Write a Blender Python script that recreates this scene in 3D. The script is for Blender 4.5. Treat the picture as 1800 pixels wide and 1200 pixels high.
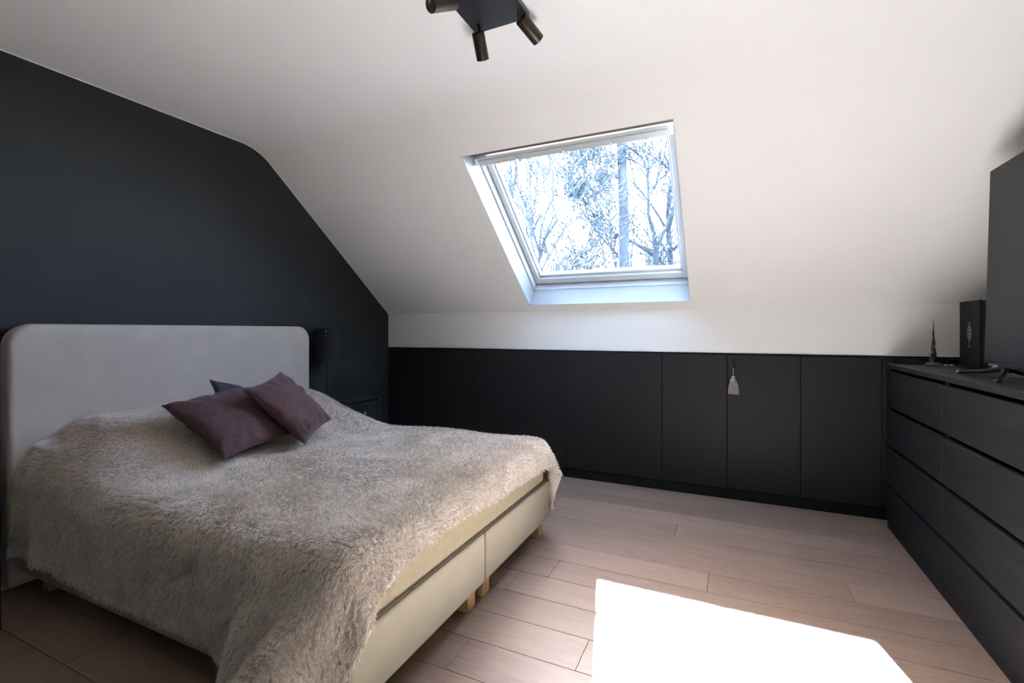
import bpy, bmesh, math, random, zlib
import numpy as np
from mathutils import Vector, Matrix, Euler

S = bpy.context.scene
for o in list(bpy.data.objects):
    bpy.data.objects.remove(o)
COL = S.collection

# ------------------------------------------------------------------ camera
CAM_H = 1.2
cam_d = bpy.data.cameras.new('camera')
cam = bpy.data.objects.new('camera', cam_d)
COL.objects.link(cam)
cam.location = (0, 0, CAM_H)
cam.rotation_euler = (math.radians(90), 0, math.radians(24.8))
cam_d.sensor_width = 36
cam_d.lens = 834 / 1800 * 36
cam_d.shift_y = (581 - 600) / 1800
cam_d.clip_start = 0.02
cam_d.clip_end = 400
S.camera = cam

# ------------------------------------------------------------------ sky, sun, exposure
S.view_settings.view_transform = 'Standard'
S.view_settings.look = 'None'
S.view_settings.gamma = 1
S.view_settings.use_curve_mapping = False
S.view_settings.exposure = 0.80
SKY = 12.4
SUN = 298.0

w = bpy.data.worlds.new('sky')
S.world = w
w.use_nodes = True
nt = w.node_tree
nt.nodes.clear()
wo = nt.nodes.new('ShaderNodeOutputWorld')
wb = nt.nodes.new('ShaderNodeBackground')
sk = nt.nodes.new('ShaderNodeTexSky')      # hazy clear sky, bright round the sun and along the horizon
sk.sky_type = 'NISHITA'
sk.sun_disc = False
sk.sun_elevation = math.radians(43.9)
sk.sun_rotation = math.radians(-30.2)
sk.air_density = 0.3
sk.dust_density = 0.3
sk.ozone_density = 1.0
wbal = nt.nodes.new('ShaderNodeMix')          # camera white balance for the whole sky
wbal.data_type = 'RGBA'
wbal.blend_type = 'MULTIPLY'
wbal.inputs['Factor'].default_value = 1
wbal.inputs['B'].default_value = (1, .80, .56, 1)
nt.links.new(sk.outputs['Color'], wbal.inputs['A'])
nt.links.new(wbal.outputs['Result'], wb.inputs['Color'])
wb.inputs['Strength'].default_value = SKY
nt.links.new(wb.outputs['Background'], wo.inputs['Surface'])

sd = bpy.data.lights.new('sun', 'SUN')
sun = bpy.data.objects.new('sun', sd)
COL.objects.link(sun)
sd.energy = SUN
sd.angle = math.radians(0.6)
sd.color = (.76, .90, 1)
sun.location = (-6, 12, 14)
sun.rotation_euler = Vector((.522, -.896, -1.0)).to_track_quat('-Z', 'Y').to_euler()

# skylight portal lying in the roof window (guides sky sampling only)
pd = bpy.data.lights.new('sky_portal', 'AREA')
pd.shape = 'RECTANGLE'
pd.size = 1.14
pd.size_y = 1.14
pd.cycles.is_portal = True
portal = bpy.data.objects.new('sky_portal', pd)
COL.objects.link(portal)

# ------------------------------------------------------------------ helpers
rnd = random.Random(7)


def link(o, parent=None):
    COL.objects.link(o)
    if parent is not None:
        o.parent = parent
    return o


def tag(o, label=None, cat=None, group=None, kind=None):
    if label:
        o['label'] = label
    if cat:
        o['category'] = cat
    if group:
        o['group'] = group
    if kind:
        o['kind'] = kind
    return o


def empty(name, loc=(0, 0, 0), rz=0, **k):
    o = bpy.data.objects.new(name, None)
    o.empty_display_size = .05
    link(o)
    o.location = loc
    o.rotation_euler = (0, 0, rz)
    return tag(o, **k)


def obj(name, bm, mat, parent=None, smooth=False, **k):
    me = bpy.data.meshes.new(name)
    bm.normal_update()
    bm.to_mesh(me)
    bm.free()
    if mat:
        me.materials.append(mat)
    if smooth:
        for p in me.polygons:
            p.use_smooth = True
        if smooth != True:
            me.set_sharp_from_angle(angle=math.radians(smooth))
    o = bpy.data.objects.new(name, me)
    link(o, parent)
    return tag(o, **k)


def box(bm, lo, hi, bev=0, seg=1, M=None):
    lo, hi = Vector(lo), Vector(hi)
    t = bmesh.new()
    bmesh.ops.create_cube(t, size=1)
    for v in t.verts:
        v.co = Vector(((lo.x + hi.x) / 2 + v.co.x * (hi.x - lo.x), (lo.y + hi.y) / 2 + v.co.y * (hi.y - lo.y),
                       (lo.z + hi.z) / 2 + v.co.z * (hi.z - lo.z)))
    if bev:
        bmesh.ops.bevel(t, geom=t.edges[:], offset=bev, segments=seg, profile=.5, affect='EDGES')
    if M is not None:
        bmesh.ops.transform(t, matrix=M, verts=t.verts)
    me = bpy.data.meshes.new('t')
    t.to_mesh(me)
    t.free()
    bm.from_mesh(me)
    bpy.data.meshes.remove(me)
    return bm


def bx(lo, hi, bev=0, seg=1, M=None):
    return box(bmesh.new(), lo, hi, bev, seg, M)


def tube(bm, pts, rad, n=8, cap=True):
    pts = [Vector(p) for p in pts]
    if not hasattr(rad, '__len__'):
        rad = [rad] * len(pts)
    rings = []
    ref = None
    for i, p in enumerate(pts):
        d = (pts[min(i + 1, len(pts) - 1)] - pts[max(i - 1, 0)]).normalized()
        if ref is None:
            ref = d.orthogonal().normalized()
        ref = (ref - d * ref.dot(d))
        ref = ref.normalized() if ref.length > 1e-6 else d.orthogonal().normalized()
        b = d.cross(ref)
        rings.append([bm.verts.new(p + (ref * math.cos(2 * math.pi * k / n) + b * math.sin(2 * math.pi * k / n)) * rad[i]) for k in range(n)])
    for a, b in zip(rings, rings[1:]):
        for k in range(n):
            bm.faces.new((a[k], a[(k + 1) % n], b[(k + 1) % n], b[k]))
    if cap:
        bm.faces.new(rings[0][::-1])
        bm.faces.new(rings[-1])
    return bm


def lathe(bm, prof, n=24, M=None, axis=None):
    """prof: list of (r, z) around Z"""
    rings = []
    for r, z in prof:
        rings.append([bm.verts.new((r * math.cos(2 * math.pi * k / n), r * math.sin(2 * math.pi * k / n), z)) for k in range(n)])
    for a, b in zip(rings, rings[1:]):
        for k in range(n):
            bm.faces.new((a[k], a[(k + 1) % n], b[(k + 1) % n], b[k]))
    bm.faces.new(rings[0][::-1])
    bm.faces.new(rings[-1])
    bmesh.ops.remove_doubles(bm, verts=bm.verts, dist=1e-6)
    if M is not None:
        bmesh.ops.transform(bm, matrix=M, verts=bm.verts)
    return bm


def align(p0, p1):
    p0, p1 = Vector(p0), Vector(p1)
    d = (p1 - p0)
    return Matrix.Translation(p0) @ d.to_track_quat('Z', 'Y').to_matrix().to_4x4()


# ------------------------------------------------------------------ materials
def new_mat(name):
    m = bpy.data.materials.new(name)
    m.use_nodes = True
    t = m.node_tree
    return m, t, t.nodes['Principled BSDF']


def pmat(name, col, rough=.6, metal=0, spec=.5, noise=0, nscale=40, bump=0, bscale=200, stretch=(1, 1, 1), rand=0, sheen=0, detail=3):
    """flat colour with optional noise variation (object space), bump and a per-object random shift"""
    m, t, b = new_mat(name)
    b.inputs['Base Color'].default_value = (*col, 1)
    b.inputs['Roughness'].default_value = rough
    b.inputs['Metallic'].default_value = metal
    b.inputs['Specular IOR Level'].default_value = spec
    if sheen:
        b.inputs['Sheen Weight'].default_value = sheen
        b.inputs['Sheen Roughness'].default_value = .5
    N = t.nodes.new
    L = t.links.new
    if noise or bump:
        c = N('ShaderNodeTexCoord')
        mp = N('ShaderNodeMapping')
        mp.inputs['Scale'].default_value = stretch
        L(c.outputs['Object'], mp.inputs['Vector'])
    if noise or rand:
        hsv = N('ShaderNodeHueSaturation')
        hsv.inputs['Color'].default_value = (*col, 1)
        L(hsv.outputs['Color'], b.inputs['Base Color'])
        val = None
        if noise:
            n = N('ShaderNodeTexNoise')
            n.inputs['Scale'].default_value = nscale
            n.inputs['Detail'].default_value = detail
            L(mp.outputs['Vector'], n.inputs['Vector'])
            r = N('ShaderNodeMapRange')
            r.inputs['From Min'].default_value = .3
            r.inputs['From Max'].default_value = .7
            r.inputs['To Min'].default_value = 1 - noise
            r.inputs['To Max'].default_value = 1 + noise
            L(n.outputs['Fac'], r.inputs['Value'])
            val = r.outputs['Result']
        if rand:
            oi = N('ShaderNodeObjectInfo')
            r2 = N('ShaderNodeMapRange')
            r2.inputs['To Min'].default_value = 1 - rand
            r2.inputs['To Max'].default_value = 1 + rand
            L(oi.outputs['Random'], r2.inputs['Value'])
            if val is not None:
                mu = N('ShaderNodeMath')
                mu.operation = 'MULTIPLY'
                L(val, mu.inputs[0])
                L(r2.outputs['Result'], mu.inputs[1])
                val = mu.outputs[0]
            else:
                val = r2.outputs['Result']
        L(val, hsv.inputs['Value'])
    if bump:
        n2 = N('ShaderNodeTexNoise')
        n2.inputs['Scale'].default_value = bscale
        n2.inputs['Detail'].default_value = 2
        L(mp.outputs['Vector'], n2.inputs['Vector'])
        bp = N('ShaderNodeBump')
        bp.inputs['Strength'].default_value = bump
        bp.inputs['Distance'].default_value = .002
        L(n2.outputs['Fac'], bp.inputs['Height'])
        L(bp.outputs['Normal'], b.inputs['Normal'])
    return m


M = {}
M['white'] = pmat('white_paint', (.855, .845, .825), .75, spec=.3, noise=.01, nscale=3, bump=.05, bscale=350)
M['charcoal'] = pmat('charcoal_paint', (.021, .022, .0235), .65, spec=.25, noise=.05, nscale=6, bump=.05, bscale=300)
M['cabinet'] = pmat('cabinet_paint', (.0155, .016, .0163), .5, spec=.22, noise=.04, nscale=5)
M['plinth'] = pmat('plinth_paint', (.010, .010, .0105), .55, spec=.2)
M['gap'] = pmat('dark_gap', (.006, .006, .006), .8, spec=.2)
M['blackwood'] = pmat('black_brown_veneer', (.010, .0093, .009), .55, spec=.2, noise=.25, nscale=30, stretch=(1, .06, 1), bump=.12, bscale=260)
M['blacktop'] = pmat('black_brown_top', (.012, .0115, .011), .45, spec=.22, noise=.2, nscale=30, stretch=(1, .06, 1), bump=.12, bscale=260)
M['black'] = pmat('black_lacquer', (.012, .012, .013), .4, spec=.45)
M['blackmetal'] = pmat('dark_bronze_metal', (.055, .043, .032), .38, metal=.75)
M['plate'] = pmat('black_satin_plate', (.02, .02, .024), .35, spec=.5)
M['boxblack'] = pmat('black_card', (.008, .008, .009), .6, spec=.2)
M['chrome'] = pmat('chrome', (.8, .8, .8), .15, metal=1)
M['headboard'] = pmat('taupe_upholstery', (.45, .395, .35), .9, spec=.15, noise=.05, nscale=7, bump=.25, bscale=600, sheen=.25)
M['cream'] = pmat('cream_upholstery', (.37, .318, .235), .8, spec=.2, noise=.03, nscale=12, bump=.25, bscale=900, sheen=.1)
M['mattress'] = pmat('cream_ticking', (.35, .29, .198), .85, spec=.15, noise=.03, nscale=40, bump=.2, bscale=700)
M['piping'] = pmat('brown_piping', (.15, .11, .075), .8, spec=.2)
M['oakleg'] = pmat('oak_leg', (.56, .33, .14), .5, noise=.15, nscale=30, stretch=(1, 1, .08))
M['whiteplastic'] = pmat('white_plastic', (.78, .78, .76), .4)
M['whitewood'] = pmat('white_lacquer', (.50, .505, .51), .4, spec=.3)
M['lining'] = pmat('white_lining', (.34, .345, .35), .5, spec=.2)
M['whitefabric'] = pmat('white_cotton', (.75, .76, .80), .9, spec=.1)
M['plum'] = pmat('plum_velvet', (.082, .040, .041), .85, spec=.12, noise=.18, nscale=60, bump=.3, bscale=500, sheen=.12)
M['greyvelvet'] = pmat('dark_grey_cotton', (.050, .047, .053), .9, spec=.1, noise=.1, nscale=60, bump=.3, bscale=500, sheen=.1)
M['lampshade'] = pmat('black_lampshade', (.008, .008, .008), .7, spec=.25)
M['screen'] = pmat('tv_screen', (.018, .018, .0185), .5, spec=.22)
M['bezel'] = pmat('tv_bezel', (.008, .008, .008), .5, spec=.2)
M['bluegrey'] = pmat('rubber_seal', (.008, .008, .009), .8, spec=.1)
M['gapshadow'] = pmat('painted_gap_shadow', (.09, .075, .062), .7)  # brown of the shaded gap over the ventilation bar, put into a colour
M['pewter'] = pmat('pewter', (.20, .19, .18), .35, metal=.9)
M['darkpewter'] = pmat('dark_pewter', (.05, .048, .045), .4, metal=.7)
M['gold'] = pmat('dull_gold_print', (.30, .25, .18), .5, metal=.3)
M['tassel'] = pmat('tassel_thread', (.32, .285, .25), .9, spec=.1, noise=.25, nscale=200)
M['bark'] = pmat('pine_bark', (.050, .052, .064), .9, spec=.1, noise=.25, nscale=4, stretch=(1, 1, .4))  # blue cast of the glare at the window is put into the bark colour
M['twig'] = pmat('bare_branch', (.030, .036, .045), .9, spec=.1)  # bluish tint paints the window glare onto the branches
M['needles'] = pmat('pine_needles', (.032, .045, .050), .8, spec=.1, noise=.3, nscale=2)  # glare's blue mixed into the needle colour
M['conifer'] = pmat('conifer_needles', (.045, .060, .066), .8, spec=.1, noise=.3, nscale=2)  # needle colour carries the same painted blue glare
M['grass'] = pmat('grass', (.06, .07, .04), .95, noise=.3, nscale=.8)
M['subfloor'] = pmat('subfloor', (.05, .035, .025), .9)


def oak_floor():
    m, t, b = new_mat('oak_planks')
    N, L = t.nodes.new, t.links.new
    c = N('ShaderNodeTexCoord')
    g = N('ShaderNodeNewGeometry')
    oi = N('ShaderNodeObjectInfo')
    mu = N('ShaderNodeVectorMath')
    mu.operation = 'SCALE'
    mu.inputs[0].default_value = (37, 19, 11)
    L(oi.outputs['Random'], mu.inputs['Scale'])
    ad = N('ShaderNodeVectorMath')
    L(g.outputs['Position'], ad.inputs[0])
    L(mu.outputs[0], ad.inputs[1])
    mp = N('ShaderNodeMapping')
    mp.inputs['Scale'].default_value = (1.1, 9, 1)
    L(ad.outputs[0], mp.inputs['Vector'])
    n1 = N('ShaderNodeTexNoise')           # cathedral grain: distorted rings
    n1.inputs['Scale'].default_value = 1.6
    n1.inputs['Detail'].default_value = 3
    n1.inputs['Distortion'].default_value = .6
    L(mp.outputs['Vector'], n1.inputs['Vector'])
    sn = N('ShaderNodeMath')
    sn.operation = 'MULTIPLY'
    sn.inputs[1].default_value = 42
    L(n1.outputs['Fac'], sn.inputs[0])
    si = N('ShaderNodeMath')
    si.operation = 'SINE'
    L(sn.outputs[0], si.inputs[0])
    mp2 = N('ShaderNodeMapping')
    mp2.inputs['Scale'].default_value = (5, 160, 1)
    L(ad.outputs[0], mp2.inputs['Vector'])
    n2 = N('ShaderNodeTexNoise')           # pores
    n2.inputs['Scale'].default_value = 1
    n2.inputs['Detail'].default_value = 2
    L(mp2.outputs['Vector'], n2.inputs['Vector'])
    n3 = N('ShaderNodeTexNoise')           # broad tone
    n3.inputs['Scale'].default_value = .8
    L(mp.outputs['Vector'], n3.inputs['Vector'])
    s1 = N('ShaderNodeMath')
    s1.operation = 'MULTIPLY_ADD'
    s1.inputs[1].default_value = .06
    s1.inputs[2].default_value = .80
    L(si.outputs[0], s1.inputs[0])
    s2 = N('ShaderNodeMath')
    s2.operation = 'MULTIPLY_ADD'
    s2.inputs[1].default_value = .36
    L(n2.outputs['Fac'], s2.inputs[0])
    L(s1.outputs[0], s2.inputs[2])
    s3 = N('ShaderNodeMath')
    s3.operation = 'MULTIPLY_ADD'
    s3.inputs[1].default_value = .30
    L(n3.outputs['Fac'], s3.inputs[0])
    L(s2.outputs[0], s3.inputs[2])
    s4 = N('ShaderNodeMath')
    s4.operation = 'MULTIPLY_ADD'
    s4.inputs[1].default_value = .22
    L(oi.outputs['Random'], s4.inputs[0])
    s5 = N('ShaderNodeMath')
    s5.operation = 'SUBTRACT'
    s5.inputs[1].default_value = .24
    L(s3.outputs[0], s4.inputs[2])
    L(s4.outputs[0], s5.inputs[0])
    hs = N('ShaderNodeHueSaturation')
    hs.inputs['Color'].default_value = (.245, .167, .124, 1)
    L(s5.outputs[0], hs.inputs['Value'])
    L(hs.outputs['Color'], b.inputs['Base Color'])
    b.inputs['Roughness'].default_value = .38
    b.inputs['Specular IOR Level'].default_value = .45
    bp = N('ShaderNodeBump')
    bp.inputs['Strength'].default_value = .12
    bp.inputs['Distance'].default_value = .001
    L(n2.outputs['Fac'], bp.inputs['Height'])
    L(bp.outputs['Normal'], b.inputs['Normal'])
    return m


M['oak'] = oak_floor()


def glass_mat():
    m = bpy.data.materials.new('window_glass')
    m.use_nodes = True
    t = m.node_tree
    t.nodes.clear()
    o = t.nodes.new('ShaderNodeOutputMaterial')
    mx = t.nodes.new('ShaderNodeMixShader')
    tr = t.nodes.new('ShaderNodeBsdfTransparent')
    tr.inputs['Color'].default_value = (.86, .925, 1, 1)
    gl = t.nodes.new('ShaderNodeBsdfGlossy')
    gl.inputs['Roughness'].default_value = .02
    lw = t.nodes.new('ShaderNodeLayerWeight')
    lw.inputs['Blend'].default_value = .5
    pw = t.nodes.new('ShaderNodeMath')
    pw.operation = 'POWER'
    pw.inputs[1].default_value = 3
    t.links.new(lw.outputs['Facing'], pw.inputs[0])
    ma = t.nodes.new('ShaderNodeMath')
    ma.operation = 'MULTIPLY_ADD'
    ma.inputs[1].default_value = .9
    ma.inputs[2].default_value = .03
    t.links.new(pw.outputs[0], ma.inputs[0])
    t.links.new(ma.outputs[0], mx.inputs[0])
    t.links.new(tr.outputs[0], mx.inputs[1])
    t.links.new(gl.outputs[0], mx.inputs[2])
    t.links.new(mx.outputs[0], o.inputs['Surface'])
    return m


M['glass'] = glass_mat()


def fur_mat(name, base, tip):
    m, t, b = new_mat(name)
    N, L = t.nodes.new, t.links.new
    g = N('ShaderNodeNewGeometry')
    n1 = N('ShaderNodeTexNoise')
    n1.inputs['Scale'].default_value = 9
    n1.inputs['Detail'].default_value = 4
    L(g.outputs['Position'], n1.inputs['Vector'])
    r1 = N('ShaderNodeMapRange')
    r1.inputs['From Min'].default_value = .3
    r1.inputs['From Max'].default_value = .7
    r1.inputs['To Min'].default_value = .84
    r1.inputs['To Max'].default_value = 1.12
    L(n1.outputs['Fac'], r1.inputs['Value'])
    ci = N('ShaderNodeHairInfo')
    mx = N('ShaderNodeMix')
    mx.data_type = 'RGBA'
    mx.inputs['A'].default_value = (*base, 1)
    mx.inputs['B'].default_value = (*tip, 1)
    L(ci.outputs['Intercept'], mx.inputs['Factor'])
    r2 = N('ShaderNodeMapRange')
    r2.inputs['To Min'].default_value = .8
    r2.inputs['To Max'].default_value = 1.15
    L(ci.outputs['Random'], r2.inputs['Value'])
    mm = N('ShaderNodeMath')
    mm.operation = 'MULTIPLY'
    L(r1.outputs['Result'], mm.inputs[0])
    L(r2.outputs['Result'], mm.inputs[1])
    hs = N('ShaderNodeHueSaturation')
    L(mx.outputs['Result'], hs.inputs['Color'])
    L(mm.outputs[0], hs.inputs['Value'])
    L(hs.outputs['Color'], b.inputs['Base Color'])
    b.inputs['Roughness'].default_value = .75
    b.inputs['Specular IOR Level'].default_value = .2
    return m


M['fur'] = fur_mat('fleece_pile', (.61, .51, .415), (.89, .81, .72))
M['fleece'] = pmat('fleece_backing', (.62, .53, .45), .95, spec=.05, noise=.15, nscale=60)

# ------------------------------------------------------------------ room shell
XL, XR, YB, YF, ZC = -3.064, 1.372, 3.733, -1.6, 2.50
ZK = 1.363
su = Vector((0, -.781, .6245)).normalized()     # up the slope
sn = Vector((0, .6245, .781)).normalized()      # out through the roof
S0 = Vector((0, 3.667, 1.415))


def sl(x, up, dep=0):
    p = S0 + su * up + sn * dep
    return Vector((x, p.y, p.z))


def slM():
    """matrix: local (x, up, depth) -> world"""
    return Matrix(((1, 0, 0, 0), (0, su.y, sn.y, S0.y), (0, su.z, sn.z, S0.z), (0, 0, 0, 1)))


SM = slM()
OX0, OX1, OU0, OU1 = -1.536, -.273, 0.0, 1.402     # opening in the sloped ceiling

# cove between slope and flat ceiling
up_c = (ZC - S0.z) / su.z
Yc = S0.y + su.y * up_c
ang = math.atan2(su.z, -su.y)
rad_c = .36
tl = rad_c * math.tan(ang / 2)
p_s = Vector((0, Yc - su.y * tl, ZC - su.z * tl))     # tangent point on the slope
p_f = Vector((0, Yc - tl, ZC))
cc = Vector((0, p_f.y, ZC - rad_c))
cove = []
for i in range(13):
    a = math.pi / 2 - ang * i / 12
    cove.append((cc.y + rad_c * math.cos(a), cc.z + rad_c * math.sin(a)))
up_top = (Vector((0, p_s.y, p_s.z)) - S0).dot(su)

# ceiling: flat part, cove and the slope around the roof window, one plaster surface
bm = bmesh.new()
box(bm, (XL - .1, YF - .1, ZC), (XR + .1, p_f.y, ZC + .15))
T = .04
prev = None
for (y, z) in cove:
    a = math.atan2(z - cc.z, y - cc.y)
    yo, zo = cc.y + (rad_c + T) * math.cos(a), cc.z + (rad_c + T) * math.sin(a)
    ring = [bm.verts.new(c) for c in ((XL - .1, y, z), (XR + .1, y, z), (XR + .1, yo, zo), (XL - .1, yo, zo))]
    if prev:
        for k in (0, 2):
            f = bm.faces.new((prev[k], prev[k + 1], ring[k + 1], ring[k]))
            f.smooth = True
    prev = ring
DEP = .04
CL_ = .002
box(bm, (XL - .1, OU1 + CL_, 0), (XR + .1, up_top, DEP), M=SM)
box(bm, (XL - .1, -.75, 0), (XR + .1, OU0 - CL_, DEP), M=SM)
box(bm, (XL - .1, OU0 - CL_, 0), (OX0 - CL_, OU1 + CL_, DEP), M=SM)
box(bm, (OX1 + CL_, OU0 - CL_, 0), (XR + .1, OU1 + CL_, DEP), M=SM)
bmesh.ops.recalc_face_normals(bm, faces=bm.faces)
ceil = obj('ceiling', bm, M['white'], kind='structure', label='off-white plastered attic ceiling, flat above and sloping down to the low wall')

# headboard wall: charcoal paint stopping a few millimetres short of the ceiling
prof = [(YF - .1, -.02), (4.3, -.02), (4.3, ZK - .4)]
prof += [(YB, ZK), (p_s.y, p_s.z)] + [c for c in cove[::-1]] + [(YF - .1, ZC)]
bm = bmesh.new()
inner = [bm.verts.new((XL, y, z)) for y, z in prof]
outer = [bm.verts.new((XL - .1, y, z)) for y, z in prof]
bm.faces.new(inner)
bm.faces.new(outer[::-1])
for i in range(len(prof)):
    j = (i + 1) % len(prof)
    bm.faces.new((inner[i], outer[i], outer[j], inner[j]))
bmesh.ops.recalc_face_normals(bm, faces=bm.faces)
wl = obj('wall_left', bm, M['white'], kind='structure', label='tall charcoal painted wall behind the headboard')
e = .006
pp = [(YF, .0), (YB - e, 0), (YB - e, ZK - .004)]
pp += [(p_s.y - e * .62, p_s.z - e * .78)] + [(cc.y + (rad_c - e) * (c[0] - cc.y) / rad_c, cc.z + (rad_c - e) * (c[1] - cc.z) / rad_c) for c in cove[::-1]] + [(YF, ZC - e)]
bm = bmesh.new()
a_ = [bm.verts.new((XL + .002, y, z)) for y, z in pp]
b_ = [bm.verts.new((XL - .001, y, z)) for y, z in pp]
bm.faces.new(a_)
bm.faces.new(b_[::-1])
for i in range(len(pp)):
    j = (i + 1) % len(pp)
    bm.faces.new((a_[i], b_[i], b_[j], a_[j]))
bmesh.ops.recalc_face_normals(bm, faces=bm.faces)
obj('paint_coat', bm, M['charcoal'], wl)

bm = bx((XL - .1, YB, 1.040), (XR + .1, YB + .05, ZK))
box(bm, (XL - .1, 4.14, -.02), (XR + .1, 4.2, 1.0))
obj('wall_back', bm, M['white'], kind='structure', label='low off-white knee wall above the black cupboards')
obj('wall_right', bx((XR, YF - .1, -.02), (XR + .1, 4.2, ZC + .1)), M['white'], kind='structure', label='off-white wall behind the television')
obj('wall_front', bx((XL - .1, YF - .1, -.02), (XR + .1, YF, ZC + .1)), M['charcoal'], kind='structure', label='unseen wall behind the viewer, made charcoal to cut bounce light')  # dark colour chosen to keep light bouncing off the unseen rear low
obj('baseboard_left', bx((XL + .002, YF, 0), (XL + .018, YB - .01, .085), .003), M['whitewood'], kind='structure', label='white skirting board along the charcoal wall')

# floor: planks along X
fl = obj('floor', bx((XL - .1, YF - .1, -.06), (XR + .1, 4.2, -.012)), M['subfloor'], kind='structure', label='pale oak plank floor')
PW = .1853
pm = {}


def plank_mesh(L):
    k = round(L, 3)
    if k not in pm:
        b = bx((0, 0, -.012), (k - .0012, PW - .0018, 0), .0009, 1)
        me = bpy.data.meshes.new('plank')
        b.to_mesh(me)
        b.free()
        me.materials.append(M['oak'])
        pm[k] = me
    return pm[k]


LEN = 1.86
off = {2: -.95, 3: -.812, 4: -.1, 5: .5, 6: -1.2, 1: .3, 0: -.5, 7: -.3, 8: .75}
y0 = 1.615 - PW * 18
row = -18
y = y0
while y < 4.0:
    if y + PW > YF:
        j = off.get(row, rnd.uniform(-.9, .95))
        x = j - LEN * 4
        while x < XR:
            xa, xb = max(x, XL + .002), min(x + LEN, XR)
            if xb - xa > .03 and y < YB + .03:
                p = bpy.data.objects.new('plank', plank_mesh(xb - xa))
                link(p, fl)
                p.location = (xa, y, rnd.uniform(-.0003, .0002))
            x += LEN
    y += PW
    row += 1

# ------------------------------------------------------------------ roof window
win = empty('window_1', sl((OX0 + OX1) / 2, .7, .2), kind='structure', label='white roof window in the sloped ceiling looking out on bare trees')
WI = win.matrix_basis.inverted()


def wpart(name, bm, mat, parent=None, **k):
    bmesh.ops.transform(bm, matrix=WI @ SM if parent is None else WI @ SM, verts=bm.verts)
    return obj(name, bm, mat, parent or win, **k)


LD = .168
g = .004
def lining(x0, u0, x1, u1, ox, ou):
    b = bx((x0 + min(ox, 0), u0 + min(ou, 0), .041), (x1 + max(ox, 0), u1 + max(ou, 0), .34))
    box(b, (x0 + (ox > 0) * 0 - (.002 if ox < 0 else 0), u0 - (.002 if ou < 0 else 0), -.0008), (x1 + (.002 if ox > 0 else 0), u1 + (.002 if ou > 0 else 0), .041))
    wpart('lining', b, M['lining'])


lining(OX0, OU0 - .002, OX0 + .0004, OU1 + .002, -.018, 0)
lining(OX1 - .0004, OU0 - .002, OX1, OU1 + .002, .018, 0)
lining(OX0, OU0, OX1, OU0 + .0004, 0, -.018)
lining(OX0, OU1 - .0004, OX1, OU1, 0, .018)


def ring(x0, x1, u0, u1, wx, wb, wt, d0, d1, bev=.003):
    b = bx((x0, u0, d0), (x0 + wx, u1, d1), bev)
    box(b, (x1 - wx, u0, d0), (x1, u1, d1), bev)
    box(b, (x0 + wx, u0, d0), (x1 - wx, u0 + wb, d1), bev)
    box(b, (x0 + wx, u1 - wt, d0), (x1 - wx, u1, d1), bev)
    return b


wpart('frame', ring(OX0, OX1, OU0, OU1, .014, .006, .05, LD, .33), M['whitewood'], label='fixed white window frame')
wpart('seal', ring(OX0 + .0142, OX1 - .0142, .0062, OU1 - .05, .004, .0117, .01, .240, .30, 0), M['bluegrey'], label='thin dark gap around the sash')
sx0, sx1, s0, s1 = OX0 + .0185, OX1 - .0185, .0185, 1.275
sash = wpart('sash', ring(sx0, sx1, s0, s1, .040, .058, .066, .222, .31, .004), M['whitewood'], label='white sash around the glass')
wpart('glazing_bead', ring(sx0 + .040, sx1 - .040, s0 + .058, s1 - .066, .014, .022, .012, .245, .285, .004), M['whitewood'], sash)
gx0, gx1, g0, g1 = sx0 + .045, sx1 - .045, s0 + .063, s1 - .07
wpart('glass_pane', bx((gx0, g0, .262), (gx1, g1, .266)), M['glass'])
# ventilation flap along the top, in four lengths
flap = wpart('ventilation_flap', bx((OX0 + .016, 1.262, .112), (OX1 - .016, 1.315, .225), .004), M['whitewood'], label='white ventilation bar along the top of the window')
cuts = [OX0 + .03, -1.235, -.925, -.63, OX1 - .045]
for a, b in zip(cuts, cuts[1:]):
    wpart('flap_segment', bx((a + .003, 1.256, .104), (b - .003, 1.296, .13), .003), M['whitewood'], flap)
wpart('flap_end', bx((OX0 + .010, 1.258, .106), (OX0 + .028, 1.312, .2), .002), M['whiteplastic'], flap)
wpart('flap_end', bx((OX1 - .040, 1.258, .106), (OX1 - .012, 1.312, .2), .002), M['whiteplastic'], flap)
wpart('shadow_strip', bx((OX0, 1.335, .10), (OX1, OU1, .168)), M['gapshadow'], label='strip painted dark as the shadow gap above the ventilation bar')  # solid strip stands in for the shade under the ceiling edge
portal.matrix_world = SM @ Matrix.Translation(((gx0 + gx1) / 2, (g0 + g1) / 2, .30)) @ Matrix.Identity(4)

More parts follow.
